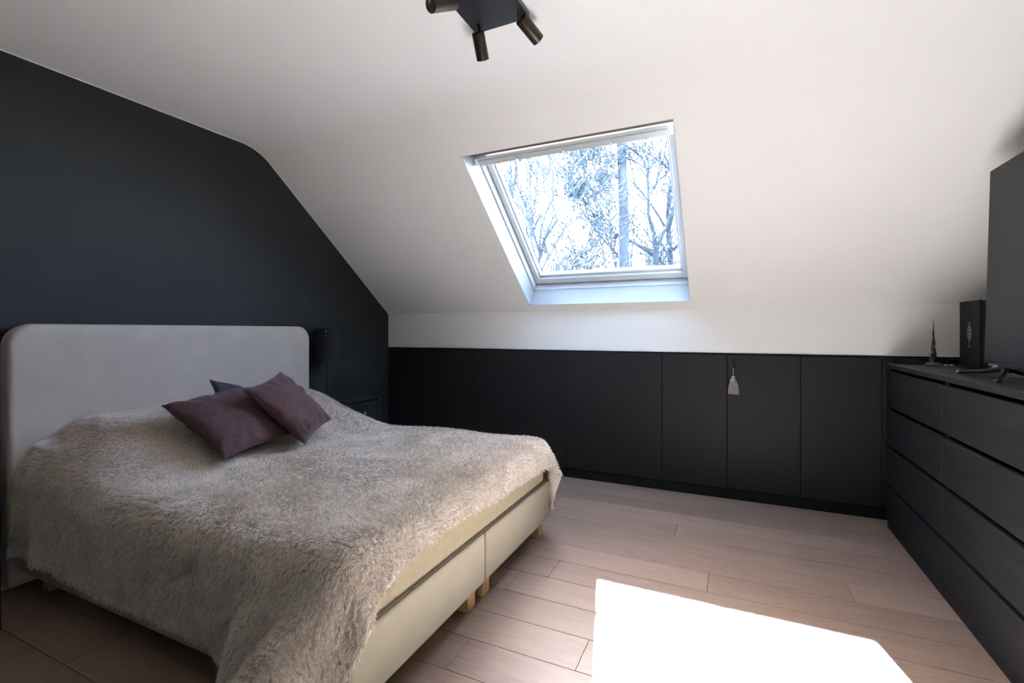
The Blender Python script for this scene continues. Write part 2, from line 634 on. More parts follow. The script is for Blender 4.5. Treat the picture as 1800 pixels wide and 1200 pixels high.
# ------------------------------------------------------------------ low cupboards along the back wall
DX = [-3.062, -2.581, -2.126, -1.676, -1.235, -.474, -.027, .425, .871]
CL = ['narrow matte black cupboard in the corner by the charcoal wall, half hidden by the bed',
      'matte black cupboard, second from the charcoal wall, behind the bed',
      'matte black cupboard, third from the charcoal wall, behind the bed foot',
      'matte black cupboard, fourth from the charcoal wall, at the far bed corner',
      'widest matte black cupboard of the row, just beyond the bed',
      'matte black cupboard just left of the one with the tassel key',
      'matte black cupboard with a key and hanging tassel in its door',
      'matte black cupboard between the tassel cupboard and the chest of drawers']
YD = 3.722
for i in range(8):
    a, b = DX[i], DX[i + 1]
    c = empty('cupboard', ((a + b) / 2, YD, 0), label=CL[i], cat='cupboard', group='low black cupboards under the slope')
    wdt = (b - a) / 2
    bm = bx((-wdt + .0005, .021, .07), (-wdt + .016, .40, 1.03))
    box(bm, (wdt - .016, .021, .07), (wdt - .0005, .40, 1.03))
    box(bm, (-wdt + .016, .021, .07), (wdt - .016, .40, .086))
    box(bm, (-wdt + .016, .021, 1.014), (wdt - .016, .40, 1.03))
    box(bm, (-wdt + .016, .38, .086), (wdt - .016, .40, 1.014))
    obj('carcass', bm, M['gap'], c)
    d = obj('door', bx((-wdt + .0018, 0, .074), (wdt - .0018, .019, 1.027), .0015, 2), M['cabinet'], c)
    if i == 6:
        kx = .013 - (a + b) / 2
        lk = lathe(bmesh.new(), [(.0, 0), (.011, 0), (.011, .003), (.004, .003), (.0, .003)], 16, Matrix.Translation((kx, 0, .972)) @ Matrix.Rotation(math.pi / 2, 4, 'X'))
        obj('lock', lk, M['black'], d, smooth=35)
        kb = bmesh.new()
        tube(kb, [(kx, -.002, .972), (kx, -.022, .972)], .0035, 8)
        tube(kb, [(kx, -.022, .975), (kx, -.024, .962)], .004, 8)
        for k in range(16):
            pass
        pts = [(kx + .010 * math.sin(2 * math.pi * k / 14), -.024, .952 + .013 * math.cos(2 * math.pi * k / 14)) for k in range(15)]
        tube(kb, pts, .0035, 6, cap=False)
        obj('key', kb, M['black'], d, smooth=True, label='black key with a round bow')
trims = bx((XL + .003, YD + .003, .0), (.8705, YD + .018, .0695))
obj('baseboard_back', trims, M['plinth'], kind='structure', label='black plinth under the row of cupboards')
bm = bx((.8725, YD, .074), (XR, YD + .019, 1.027), .0015, 2)
fp = obj('trim_1', bm, M['cabinet'], kind='structure', label='black filler panel between the cupboards and the wall')
box_ = bx((.8725, YD + .003, 0), (XR, YD + .018, .0695))
obj('plinth_piece', box_, M['plinth'], fp)
obj('shadow_line', bx((XL + .003, YD + .002, 1.0285), (XR, YB + .02, 1.0395)), M['gap'], kind='structure', label='black strip drawn as the shadow line above the cupboard doors')  # shadow along the cupboard tops, built as a black strip

# tassel hanging from the key
tz = .938
t = empty('tassel', (.013, YD - .026, tz), label='grey beige tassel hanging from the key of a black cupboard', cat='tassel')
bm = bmesh.new()
tube(bm, [(0, .002, .004), (.002, -.001, -.03), (0, 0, -.062)], .0022, 6)
tube(bm, [(-.004, .002, .004), (-.002, -.002, -.028), (0, 0, -.062)], .0018, 6)
obj('cord', bm, M['tassel'], t, smooth=True)
obj('knot', lathe(bmesh.new(), [(0, -.077), (.009, -.075), (.014, -.068), (.011, -.060), (.004, -.055), (0, -.055)], 14), M['tassel'], t, smooth=True)
obj('tassel_head', lathe(bmesh.new(), [(0, -.10), (.022, -.10), (.0225, -.09), (.018, -.078), (.010, -.071), (0, -.070)], 18), M['tassel'], t, smooth=True)
bm = bmesh.new()
r2 = random.Random(3)
for k in range(150):
    a = r2.uniform(0, 2 * math.pi)
    q = math.sqrt(r2.random())
    r0, r1 = .021 * q, .037 * q + .003
    if math.sin(a) > 0:
        r1 *= .7
    c_, s_ = math.cos(a), math.sin(a)
    zb = -.172 - r2.random() * .016
    tube(bm, [(r0 * c_, r0 * s_, -.09), ((r0 + r1) * .54 * c_, (r0 + r1) * .54 * s_, -.125), (r1 * c_, r1 * s_ * .9, zb)], .0016, 4)
obj('fringe', bm, M['tassel'], t, kind='stuff')

# ------------------------------------------------------------------ chests of drawers (two in the picture, a third carries the near end of the television)
CX, CXB = .862, 1.345
ROWS = [(.972, .955, .741), (.741, .721, .511), (.511, .492, .272), (.272, .254, .066)]   # (gap top, front top, front bottom)
CHL = [(3.592, 2.757, 'black-brown chest of drawers with the tower figurine on top, beside the cupboards'),
       (2.755, 1.920, 'black-brown chest of drawers under the television, its joint line near the right edge'),
       (1.918, 1.083, 'black-brown chest of drawers continuing out of the frame, closest to the viewer')]
for (ya, yb, lab) in CHL[:]:
    c = empty('chest_of_drawers', (CX, (ya + yb) / 2, 0), label=lab, cat='chest of drawers', group='black-brown chests of drawers in a row')
    h = (ya - yb) / 2
    D = CXB - CX
    obj('top', bx((0, -h, .973), (D, h, 1.0), .0015), M['blacktop'], c)
    for s in (-1, 1):
        lo, hi = (h - .018, h) if s > 0 else (-h, -h + .018)
        obj('side_panel', bx((.0195, lo, 0), (D, hi, .9725), .001), M['blackwood'], c)
    obj('back_panel', bx((D - .012, -h + .018, .03), (D - .001, h - .018, .972)), M['gap'], c)
    obj('plinth', bx((.004, -h + .0003, 0), (.0192, h - .0003, .063), .001), M['blackwood'], c)
    for (gt, ft, fb) in ROWS:
        bm = bx((0, -h + .001, fb + .001), (.019, h - .001, ft), .0012)
        dr = obj('drawer', bm, M['blackwood'], c)
        bm = bx((.019, -h + .03, fb + .012), (D - .03, h - .03, fb + .022))
        box(bm, (.019, -h + .022, fb + .012), (D - .03, -h + .03, ft - .03))
        box(bm, (.019, h - .03, fb + .012), (D - .03, h - .022, ft - .03))
        box(bm, (.019, -h + .03, fb + .022), (.028, h - .03, ft - .012))
        obj('drawer_box', bm, M['gap'], dr)

# ------------------------------------------------------------------ television
TYF, TYN = 2.80, 1.33
TZ0, TZ1 = 1.058, 1.905
tv = empty('television', (1.02, 2.06, 1.0), label='large flat television with a matte grey screen standing on the chests', cat='television')
TM = Matrix.Translation((0, 0, 0.058)) @ Matrix.Rotation(math.radians(1.35), 4, 'Y')
hy = (TYF - TYN) / 2
HT = TZ1 - TZ0
obj('bezel', bx((.0, -hy, 0), (.028, hy, HT), .003, 2, TM), M['bezel'], tv)
obj('screen', bx((-.0012, -hy + .006, .014), (.001, hy - .006, HT - .006), 0, 1, TM), M['screen'], tv, label='matte dark grey screen')
obj('back_cover', bx((.028, -hy + .25, .03), (.058, hy - .25, HT * .62), .012, 2, TM), M['bezel'], tv)
obj('bottom_lip', bx((-.004, -hy + .13, -.012), (.03, hy - .13, .004), .003, 2, TM), M['bezel'], tv)
for yo in (2.64 - 2.06, 1.49 - 2.06):
    bm = bmesh.new()
    box(bm, (.0, yo - .03, .026), (.034, yo + .03, .062), .006)
    tube(bm, [(.012, yo, .045), (-.012, yo + .11, .024), (-.048, yo + .262, .007)], [.013, .010, .0065], 8)
    tube(bm, [(.012, yo, .045), (-.03, yo - .09, .024), (-.09, yo - .20, .007)], [.013, .010, .0065], 8)
    tube(bm, [(.012, yo, .045), (.09, yo + .05, .02), (.13, yo + .08, .008)], [.013, .010, .007], 8)
    f = obj('stand_foot', bm, M['bezel'], tv, smooth=40)
    obj('rubber_tip', bx((-.058, yo + .250, .0005), (-.040, yo + .274, .012), .003), M['pewter'], f)
    obj('rubber_tip', bx((-.100, yo - .212, .0005), (-.082, yo - .190, .012), .003), M['pewter'], f)

# flat gift box leaning by the wall
gb = empty('gift_box', (1.2, 3.455, .9995), label='tall flat black box with a small gold leaf emblem, beside the television', cat='box')
obj('box_body', bx((.003, -.118, .0005), (.036, .122, .362), .001), M['black'], gb)
obj('box_lid', bx((0, -.12, .001), (.014, .125, .365), .0015), M['boxblack'], gb)
bm = bmesh.new()
lf = []
for k in range(25):
    a = k / 24
    z = .135 + a * .115
    wd = .030 * math.sin(math.pi * min(1, a * 1.0)) ** .8 * (1.25 - a) if 0 < a < 1 else 0
    lf.append((wd, z))
for sgn in (-1, 1):
    for k in range(24):
        (w0, z0), (w1, z1) = lf[k], lf[k + 1]
        if k % 4 == 3:
            continue
        vs = [(-.0007, sgn * .003, z0), (-.0007, sgn * (w0 + .003), z0 + .008), (-.0007, sgn * (w1 + .003), z1 + .008), (-.0007, sgn * .003, z1)]
        bm.faces.new([bm.verts.new(v) for v in vs])
box(bm, (-.0009, -.002, .115), (-.0002, .002, .225))
box(bm, (-.0009, -.011, .110), (-.0002, .011, .117))
obj('emblem', bm, M['gold'], gb, label='dull gold leaf shaped emblem')

# tower figurine
fg = empty('tower_figurine', (1.068, 3.535, .9998), .4, label='small dark metal skyscraper figurine with a needle spire on the far chest', cat='figurine')
bm = bmesh.new()
for k in range(3):
    a = 2 * math.pi * k / 3
    lathe_b = bmesh.new()
    lathe(lathe_b, [(0, 0), (.024, 0), (.025, .003), (.020, .009), (.012, .016), (0, .018)], 14, Matrix.Translation((.018 * math.cos(a), .018 * math.sin(a), 0)))
    me = bpy.data.meshes.new('t')
    lathe_b.to_mesh(me)
    lathe_b.free()
    bm.from_mesh(me)
    bpy.data.meshes.remove(me)
obj('base', bm, M['pewter'], fg, smooth=40)
bm = bmesh.new()
bandm = bmesh.new()
levels = [(.012, .052, .0150), (.052, .085, .0125), (.085, .112, .0105), (.112, .140, .0085), (.140, .165, .0065), (.165, .19, .0048)]
for li, (z0, z1, r) in enumerate(levels):
    for k in range(3):
        a = 2 * math.pi * k / 3
        zt = z1 - .009 * ((k + li) % 3)
        m4 = Matrix.Translation((r * .55 * math.cos(a), r * .55 * math.sin(a), 0))
        tb = lathe(bmesh.new(), [(0, z0 - .004), (r * .62, z0 - .004), (r * .62, zt), (r * .45, zt + .003), (0, zt + .003)], 10, m4)
        me = bpy.data.meshes.new('t')
        tb.to_mesh(me)
        tb.free()
        bm.from_mesh(me)
        bpy.data.meshes.remove(me)
        zz = z0 + .003
        while zz < zt - .003:
            tb = lathe(bmesh.new(), [(0, zz), (r * .66, zz), (r * .66, zz + .0018), (0, zz + .0018)], 10, m4)
            me = bpy.data.meshes.new('t')
            tb.to_mesh(me)
            tb.free()
            bandm.from_mesh(me)
            bpy.data.meshes.remove(me)
            zz += .0095
obj('tower', bm, M['darkpewter'], fg, smooth=40)
obj('floor_bands', bandm, M['chrome'], fg, label='pale metal floor bands')
obj('spire', tube(bmesh.new(), [(0, 0, .18), (0, 0, .215), (0, 0, .272)], [.0045, .0025, .0006], 8), M['darkpewter'], fg, smooth=True)
kr = empty('keyring', (1.115, 3.50, .9998), label='small shiny ring lying beside the foot of the tower figurine', cat='ring')
bm = bmesh.new()
tube(bm, [(.014 * math.cos(2 * math.pi * k / 20), .014 * math.sin(2 * math.pi * k / 20), .003) for k in range(21)], .0028, 6, cap=False)
obj('ring', bm, M['chrome'], kr, smooth=True)
bm = bx((.010, -.006, .001), (.032, .006, .006), .002)
obj('fob', bm, M['whiteplastic'], kr)

# white adapter and cables behind the television foot
ad = empty('power_adapter', (1.225, 3.06, .9998), .5, label='small white plug adapter lying behind the television stand', cat='adapter')
obj('adapter_body', bx((-.03, -.05, .0005), (.03, .05, .030), .008, 2), M['whiteplastic'], ad, smooth=40)
obj('plug', bx((-.018, .05, .006), (.018, .085, .026), .005), M['whiteplastic'], ad)
bm = bmesh.new()
tube(bm, [(1.100, 2.40, 1.30), (1.103, 2.40, 1.10), (1.115, 2.42, 1.03), (1.15, 2.47, 1.007), (1.24, 2.52, 1.007), (1.335, 2.60, 1.007)], .0045, 8)
tag(obj('power_cable', bm, M['bezel'], None, smooth=True), 'thin black power cable running down behind the television', 'cable')
bm = bmesh.new()
tube(bm, [(1.361, 2.95, 1.45), (1.36, 2.965, 1.25), (1.362, 2.95, 1.08), (1.345, 2.93, 1.02), (1.315, 2.90, 1.006), (1.26, 2.86, 1.006)], .005, 8)
tag(obj('white_cable', bm, M['whiteplastic'], None, smooth=True), 'white cable hanging down the wall behind the television', 'cable')

# ------------------------------------------------------------------ bedside tables and lamp
def nightstand(x0, x1, y0, y1, h, lab):
    c = empty('nightstand', ((x0 + x1) / 2, (y0 + y1) / 2, 0), label=lab, cat='bedside table', group='black bedside tables')
    a, b = (x1 - x0) / 2, (y1 - y0) / 2
    obj('top', bx((-a, -b, h - .022), (a, b, h), .003), M['black'], c)
    for sx in (-1, 1):
        for sy in (-1, 1):
            X0, X1 = sorted((sx * a, sx * (a - .03)))
            Y0, Y1 = sorted((sy * b, sy * (b - .03)))
            obj('leg', bx((X0, Y0, 0), (X1, Y1, h - .0225), .002), M['black'], c)
    bm = bx((-a + .004, -b + .004, h - .20), (a - .03, -b + .018, h - .023))
    box(bm, (-a + .004, b - .018, h - .20), (a - .03, b - .004, h - .023))
    box(bm, (-a + .004, -b + .018, h - .20), (-a + .016, b - .018, h - .023))
    box(bm, (-a + .016, -b + .018, h - .20), (a - .03, b - .018, h - .19))
    obj('apron', bm, M['black'], c)
    d = obj('drawer', bx((a - .022, -b + .033, h - .195), (a - .004, b - .033, h - .034), .002), M['black'], c)
    kn = lathe(bmesh.new(), [(0, 0), (.005, 0), (.005, .010), (.011, .014), (.012, .020), (.007, .025), (0, .026)], 14,
               Matrix.Translation((a - .004, 0, h - .115)) @ Matrix.Rotation(math.pi / 2, 4, 'Y'))
    obj('knob', kn, M['chrome'], d, smooth=True, label='small shiny knob')
    obj('shelf', bx((-a + .006, -b + .006, .14), (a - .006, b - .006, .158), .002), M['black'], c)
    return c


nightstand(-3.05, -2.655, 2.735, 3.135, .66, 'black bedside table in the far corner between the bed and the cupboards')
nightstand(-3.04, -2.656, .46, .868, .60, 'black bedside table cut by the left edge of the picture, beside the bed')

lp = empty('table_lamp', (-2.915, 2.815, .66), label='black table lamp with a drum shade and thin stem, right of the headboard', cat='lamp')
obj('base', lathe(bmesh.new(), [(0, 0), (.075, 0), (.075, .010), (.070, .014), (.012, .016), (0, .016)], 28), M['black'], lp, smooth=35)
obj('stem', tube(bmesh.new(), [(0, 0, .012), (0, 0, .40)], .0075, 10), M['black'], lp, smooth=40)
bm = bmesh.new()
n = 40
R0, R1, zb, zt = .108, .102, .312, .560
rings = []
for (r, z) in ((R0, zb), (R1, zt), (R1 - .004, zt), (R0 - .004, zb)):
    rings.append([bm.verts.new((r * math.cos(2 * math.pi * k / n), r * math.sin(2 * math.pi * k / n), z)) for k in range(n)])
for i in range(4):
    A, B = rings[i], rings[(i + 1) % 4]
    for k in range(n):
        bm.faces.new((A[k], A[(k + 1) % n], B[(k + 1) % n], B[k]))
sh = obj('lamp_shade', bm, M['lampshade'], lp, smooth=40)
bm = bmesh.new()
for k in range(3):
    a = 2 * math.pi * k / 3
    tube(bm, [(0, 0, .40), (R0 * .93 * math.cos(a), R0 * .93 * math.sin(a), .40)], .002, 5)
obj('shade_carrier', bm, M['black'], sh)
bm = lathe(bmesh.new(), [(0, .395), (.014, .395), (.016, .42), (.028, .455), (.030, .475), (.022, .50), (0, .508)], 16)
obj('bulb', bm, M['whiteplastic'], lp, smooth=True)
for z in (.50, .535):
    bm = bmesh.new()
    bmesh.ops.create_uvsphere(bm, u_segments=8, v_segments=6, radius=.005, matrix=Matrix.Translation((R0 * .99 * math.cos(-.9), R0 * .99 * math.sin(-.9), z)))
    obj('shade_stud', bm, M['chrome'], sh, smooth=True, label='small shiny stud on the shade')

# ------------------------------------------------------------------ ceiling spotlight
pcx, pcy = -.872, 1.662
sp = empty('ceiling_spotlight', (pcx, pcy, ZC), label='square black ceiling light with four swivelling bronze spots', cat='ceiling light')
obj('plate', bx((-.125, -.125, -.026), (.125, .125, -.0005), .002), M['plate'], sp)


def spot(base, joint, head0, head1, rad=.0265):
    base, joint, head0, head1 = [Vector(p) - Vector((pcx, pcy, ZC)) for p in (base, joint, head0, head1)]
    axis = (head1 - head0).normalized()
    bm = bmesh.new()
    tube(bm, [base, joint, (head0 + joint) / 2 if (head0 - joint).length > .01 else joint + axis * .004, head0 + axis * .012], [.0065, .0065, .0065, .0065], 10)
    obj('stem', bm, M['black'], sp, smooth=40)
    Lh = (head1 - head0).length
    hm = lathe(bmesh.new(), [(0, 0), (rad * .96, 0), (rad, .002), (rad, Lh), (rad * .90, Lh), (rad * .88, Lh - .010), (0, Lh - .010)], 28, align(head0, head1))
    hd = obj('spot_head', hm, M['blackmetal'], sp, smooth=35)
    lm = lathe(bmesh.new(), [(0, Lh - .0095), (rad * .86, Lh - .0095), (rad * .80, Lh - .006), (rad * .40, Lh - .0045), (0, Lh - .004)], 20, align(head0, head1))
    obj('bulb_face', lm, M['chrome'], hd, smooth=35, label='silvery lamp face')


spot((-0.955, 1.735, 2.476), (-0.95, 1.735, 2.447), (-0.9564, 1.7315, 2.4396), (-0.9689, 1.7995, 2.3643))
spot((-0.772, 1.735, 2.476), (-0.772, 1.735, 2.447), (-0.7631, 1.7382, 2.4471), (-0.7258, 1.8292, 2.404))
spot((-0.972, 1.575, 2.476), (-0.972, 1.572, 2.462), (-0.9549, 1.5417, 2.4453), (-0.9921, 1.4419, 2.3831))
spot((-.772, 1.585, 2.476), (-.768, 1.582, 2.462), (-.766, 1.580, 2.466), (-.668, 1.525, 2.464))

# ------------------------------------------------------------------ bed
BX0, BX1, BY0, BY1 = -2.955, -.98, 1.025, 2.665
BMID = 1.845
bed = empty('bed', ((BX0 + BX1) / 2, BMID, 0), label='box spring bed with a taupe upholstered headboard, cream bases and oak block legs', cat='bed')
bo = Vector(bed.location)


def rounded_panel(y0, y1, z0, z1, r, th, bev):
    """upright slab in YZ with two rounded top corners"""
    pts = [(y0, z0), (y1, z0)]
    for k in range(9):
        a = math.pi / 2 * k / 8
        pts.append((y1 - r + r * math.cos(a), z1 - r + r * math.sin(a)))
    for k in range(9):
        a = math.pi / 2 + math.pi / 2 * k / 8
        pts.append((y0 + r + r * math.cos(a), z1 - r + r * math.sin(a)))
    bm = bmesh.new()
    vs = [bm.verts.new((0, y, z)) for y, z in pts]
    f = bm.faces.new(vs)
    res = bmesh.ops.extrude_face_region(bm, geom=[f])
    for v in res['geom']:
        if isinstance(v, bmesh.types.BMVert):
            v.co.x += th
    bmesh.ops.recalc_face_normals(bm, faces=bm.faces)
    ed = [e_ for e_ in bm.edges if len(e_.link_faces) == 2 and abs(abs(e_.link_faces[0].normal.x) - abs(e_.link_faces[1].normal.x)) > .5]
    bmesh.ops.bevel(bm, geom=ed, offset=bev, segments=4, profile=.5, affect='EDGES')
    return bm


bm = rounded_panel(.985, 2.668, .04, 1.232, .10, .098, .022)
bmesh.ops.translate(bm, vec=Vector((-3.044, 0, 0)) - bo, verts=bm.verts)
obj('headboard', bm, M['headboard'], bed, smooth=True, label='taupe velvet upholstered headboard with rounded corners')


def soft_box(lo, hi, r, puff, nx=14, ny=10, nz=6):
    """upholstered block: bevelled box subdivided and slightly puffed"""
    b = bx(lo, hi, r, 3)
    return b


for (ya, yb) in ((BY0, BMID - .0015), (BMID + .0015, BY1)):
    bm = bx(Vector((BX0, ya, .095)) - bo, Vector((BX1, yb, .312)) - bo, .014, 3)
    base = obj('bed_base', bm, M['cream'], bed, smooth=True)
    for ys in (ya + .004, yb - .004):
        obj('corner_seam', tube(bmesh.new(), [Vector((BX1 - .004, ys, .10)) - bo, Vector((BX1 - .004, ys, .306)) - bo], .0025, 6), M['cream'], base, smooth=True)
    for lx in (BX0 + .06, BX1 - .085):
        for ly in (ya + .035 if ya > 1.5 else ya + .06, yb - .105 if yb > 2 else yb - .095):
            bm = bx(Vector((lx, ly, 0)) - bo, Vector((lx + .05, ly + .065, .0955)) - bo, .002)
            obj('leg', bm, M['oakleg'], bed)

# mattress: quilted border in real relief
MZ0, MZ1 = .318, .526
MX0, MX1, MY0, MY1 = BX0 + .003, -.985, 1.030, 2.650
mt = empty('mattress', ((MX0 + MX1) / 2, (MY0 + MY1) / 2, MZ0), label='cream mattress with a quilted border between the fleece and the bed base', cat='mattress')
r = .105
per = []
cn = [(MX1 - r, MY0 + r, -math.pi / 2), (MX1 - r, MY1 - r, 0), (MX0 + r, MY1 - r, math.pi / 2), (MX0 + r, MY0 + r, math.pi)]
for k in range(4):
    cx, cy, a0 = cn[k]
    for i in range(10):
        a = a0 + math.pi / 2 * i / 10
        per.append((cx + r * math.cos(a), cy + r * math.sin(a), math.cos(a), math.sin(a)))
    a = a0 + math.pi / 2
    nx_, ny_ = math.cos(a), math.sin(a)
    p0 = (cx + r * nx_, cy + r * ny_)
    c2 = cn[(k + 1) % 4]
    p1 = (c2[0] + r * nx_, c2[1] + r * ny_)
    n_ = int(math.hypot(p1[0] - p0[0], p1[1] - p0[1]) / .012)
    for i in range(n_):
        t_ = i / n_
        per.append((p0[0] + (p1[0] - p0[0]) * t_, p0[1] + (p1[1] - p0[1]) * t_, nx_, ny_))
s_acc = [0]
for i in range(1, len(per)):
    s_acc.append(s_acc[-1] + math.hypot(per[i][0] - per[i - 1][0], per[i][1] - per[i - 1][1]))
NZ = 24
QW, QH = .068, .062
bm = bmesh.new()
rows = []
mo = Vector(mt.location)
for j in range(NZ + 1):
    z = MZ0 + (MZ1 - MZ0) * j / NZ
    ring_ = []
    for i, (px, py, nx_, ny_) in enumerate(per):
        ed = 1 - (max(0, 1 - 2 * j / NZ)) ** 8
        qs = abs(math.sin(math.pi * s_acc[i] / QW)) ** .3
        qz = abs(math.sin(math.pi * (z - MZ0 - .004) / QH)) ** .3
        d = .009 * (min(qs, qz) - 1) - (1 - ed) * .012
        zz = max(0, z - (MZ1 - .09))
        d -= .09 - math.sqrt(max(0, .09 ** 2 - zz * zz))
        ring_.append(bm.verts.new(Vector((px + nx_ * d, py + ny_ * d, z)) - mo))
    rows.append(ring_)
for a, b in zip(rows, rows[1:]):
    for i in range(len(per)):
        bm.faces.new((a[i], a[(i + 1) % len(per)], b[(i + 1) % len(per)], b[i]))
bm.faces.new(rows[0][::-1])
bm.faces.new(rows[-1])
mcore = obj('quilted_border', bm, M['mattress'], mt, smooth=60)
for z, rr_, nm in ((MZ0 + .002, .0035, 'piping'), (MZ0 + .012, .002, 'piping')):
    bm = bmesh.new()
    tube(bm, [Vector((px + nx_ * -.006, py + ny_ * -.006, z)) - mo for (px, py, nx_, ny_) in per] + [Vector((per[0][0] + per[0][2] * -.0045, per[0][1] + per[0][3] * -.0045, z)) - mo], rr_, 6, cap=False)
    obj(nm, bm, M['piping'] if z < .4 else M['mattress'], mt, smooth=True)


# ------------------------------------------------------------------ fleece throw: a cloth laid over the bed by a small simulation
def smooth(a, b, x):
    t_ = np.clip((x - a) / (b - a), 0, 1)
    return t_ * t_ * (3 - 2 * t_)


TOPZ = .545


def bed_top(x, y):
    """height of the made-up bed under the throw: quilt plus two sleeping pillows"""
    pil = 1 - smooth(-2.72, -2.12, x)
    side = smooth(.98, 1.31, y) * (1 - smooth(2.42, 2.72, y))
    z = TOPZ + .225 * pil * (.25 + .75 * side)
    z = z + .012 * np.sin(x * 4.1 + 1.0) * np.sin(y * 3.3) + .006 * np.sin(x * 9 + y * 4) + .004 * np.sin(y * 13 - x * 6)
    z = z - .02 * (1 - smooth(-.98, -1.35, x)) * 0
    return z


def simulate():
    X0, X1 = -2.938, -.76
    Y0, Y1 = .665, 2.90
    h = .0245
    nu = int((X1 - X0) / h) + 1
    nv = int((Y1 - Y0) / h) + 1
    u = np.linspace(X0, X1, nu)
    v = np.linspace(Y0, Y1, nv)
    U, V = np.meshgrid(u, v, indexing='ij')
    # slightly skew lay: foot hem a touch shorter in the middle
    U = U + 0.012 * np.sin(V * 2.2)
    foot = (U - X0) / (X1 - X0)
    ov = np.interp(V, [.665, 1.0, 1.25, 1.6, 2.0, 2.5, 2.65, 2.9], [-.05, -.09, -.15, -.16, -.13, -.11, -.09, -.02])
    U = U + ov * foot ** 3
    nearhem = np.interp(U, [-2.95, -2.5, -2.0, -1.5, -1.1, -.74], [-.055, -.045, .03, .045, -.02, -.05])
    back = np.clip((1.3 - V) / .73, 0, 1)
    V = V + nearhem * back ** 2
    V = V - .14 * smooth(-1.9, -2.5, U) * np.clip((V - 2.4) / .5, 0, 1)
    rest = np.stack([U, V, np.zeros_like(U)], -1)
    P = np.stack([U, V, np.maximum(bed_top(U, V), TOPZ) + .03], -1)
    Vv = np.zeros_like(P)
    # fold the overhangs down a little to start
    cons = []

    def add(di, dj, stiff, par):
        a = (slice(max(0, -di), nu - max(0, di)), slice(max(0, -dj), nv - max(0, dj)))
        I, J = np.meshgrid(np.arange(nu), np.arange(nv), indexing='ij')
        ok = (I + di >= 0) & (I + di < nu) & (J + dj >= 0) & (J + dj < nv)
        # colour the constraints so none in a batch share a vertex
        step = max(abs(di), abs(dj))
        key = (I // step) % 2 if di else (J // step) % 2
        for c in (0, 1):
            m = ok & (key == c)
            if di and dj:
                pass
            ia = (I[m] * nv + J[m])
            ib = ((I[m] + di) * nv + J[m] + dj)
            L = np.linalg.norm(rest[I[m], J[m]] - rest[I[m] + di, J[m] + dj], axis=-1)
            cons.append((ia, ib, L, stiff))

    add(1, 0, 1.0, 0)
    add(0, 1, 1.0, 0)
    add(1, 1, .35, 0)
    add(1, -1, .35, 0)
    add(3, 0, .10, 0)
    add(0, 3, .10, 0)
    P = P.reshape(-1, 3)
    prev_ = P.copy()
    rng = np.random.default_rng(5)
    P[:, 2] += rng.normal(size=len(P)) * .0005
    rr = .085
    cxm, cym = (BX0 + BX1) / 2, (BY0 + BY1) / 2
    hx, hyy = (BX1 - BX0) / 2 + .008, (BY1 - BY0) / 2 + .012
    dt = 1 / 60
    cw = (np.clip((U + 1.45) / .35, 0, 1) * np.clip((1.02 - V) / .2, 0, 1)).reshape(-1, 1)
    lean = cw * np.array([-2.0, -4.5, 0])      # the stiff hanging corner flares away from the bed
    for step in range(230):
        vel = (P - prev_) * (.97 if step < 170 else .85)
        prev_ = P.copy()
        P = P + vel + (np.array([0, 0, -9.8]) + lean) * dt * dt * .5
        for it in range(7):
            for ia, ib, L, st in cons:
                d = P[ib] - P[ia]
                l = np.sqrt((d * d).sum(1)) + 1e-9
                c = (st * .5 * (l - L) / l)[:, None] * d
                P[ia] += c
                P[ib] -= c
            # headboard; the head edge is tucked in
            P[:nv, 0] = -2.936
            P[:, 0] = np.maximum(P[:, 0], -2.938)
            # bed: rounded box with varying top
            top = bed_top(P[:, 0], P[:, 1])
            qx = np.abs(P[:, 0] - cxm) - (hx - rr)
            qy = np.abs(P[:, 1] - cym) - (hyy - rr)
            qx[P[:, 0] < cxm] = -1
            qz = P[:, 2] - (top - rr)
            q = np.stack([np.maximum(qx, 0), np.maximum(qy, 0), np.maximum(qz, 0)], 1)
            ln = np.sqrt((q * q).sum(1))
            sdf = ln + np.minimum(np.maximum(np.maximum(qx, qy), qz), 0) - rr
            ins = sdf < .004
            grad = q * np.stack([np.sign(P[:, 0] - cxm), np.sign(P[:, 1] - cym), np.ones(len(P))], 1)
            deep = ln < 1e-6
            # deep inside: push along the nearest face
            mx_ = np.argmax(np.stack([qx, qy, qz], 1), 1)
            gd = np.zeros_like(P)
            gd[np.arange(len(P)), mx_] = 1
            gd[:, 0] *= np.sign(P[:, 0] - cxm)
            gd[:, 1] *= np.sign(P[:, 1] - cym)
            nrm = np.where(deep[:, None], gd, grad / (ln[:, None] + 1e-9))
            push = np.where(ins, .004 - sdf, 0)[:, None] * nrm
            P = P + push
            # friction
            if ins.any():
                mv = P - prev_
                tn = mv - (mv * nrm).sum(1, keepdims=True) * nrm
                fr = np.where(ins & (nrm[:, 2] > .5), .75, np.where(ins, .25, 0))[:, None]
                P = P - tn * fr
            P[:, 2] = np.maximum(P[:, 2], .008)
    return P.reshape(nu, nv, 3)


G = simulate()


def resample(G, f):
    """Catmull-Rom style upsampling along both axes"""
    def up(A):
        n_ = A.shape[0]
        t_ = np.linspace(0, n_ - 1, (n_ - 1) * f + 1)
        i = np.clip(np.floor(t_).astype(int), 0, n_ - 2)
        s_ = (t_ - i)[:, None, None]
        p0 = A[np.clip(i - 1, 0, n_ - 1)]
        p1 = A[i]
        p2 = A[i + 1]
        p3 = A[np.clip(i + 2, 0, n_ - 1)]
        return .5 * ((2 * p1) + (-p0 + p2) * s_ + (2 * p0 - 5 * p1 + 4 * p2 - p3) * s_ ** 2 + (-p0 + 3 * p1 - 3 * p2 + p3) * s_ ** 3)
    B = up(G)
    return up(B.transpose(1, 0, 2)).transpose(1, 0, 2)


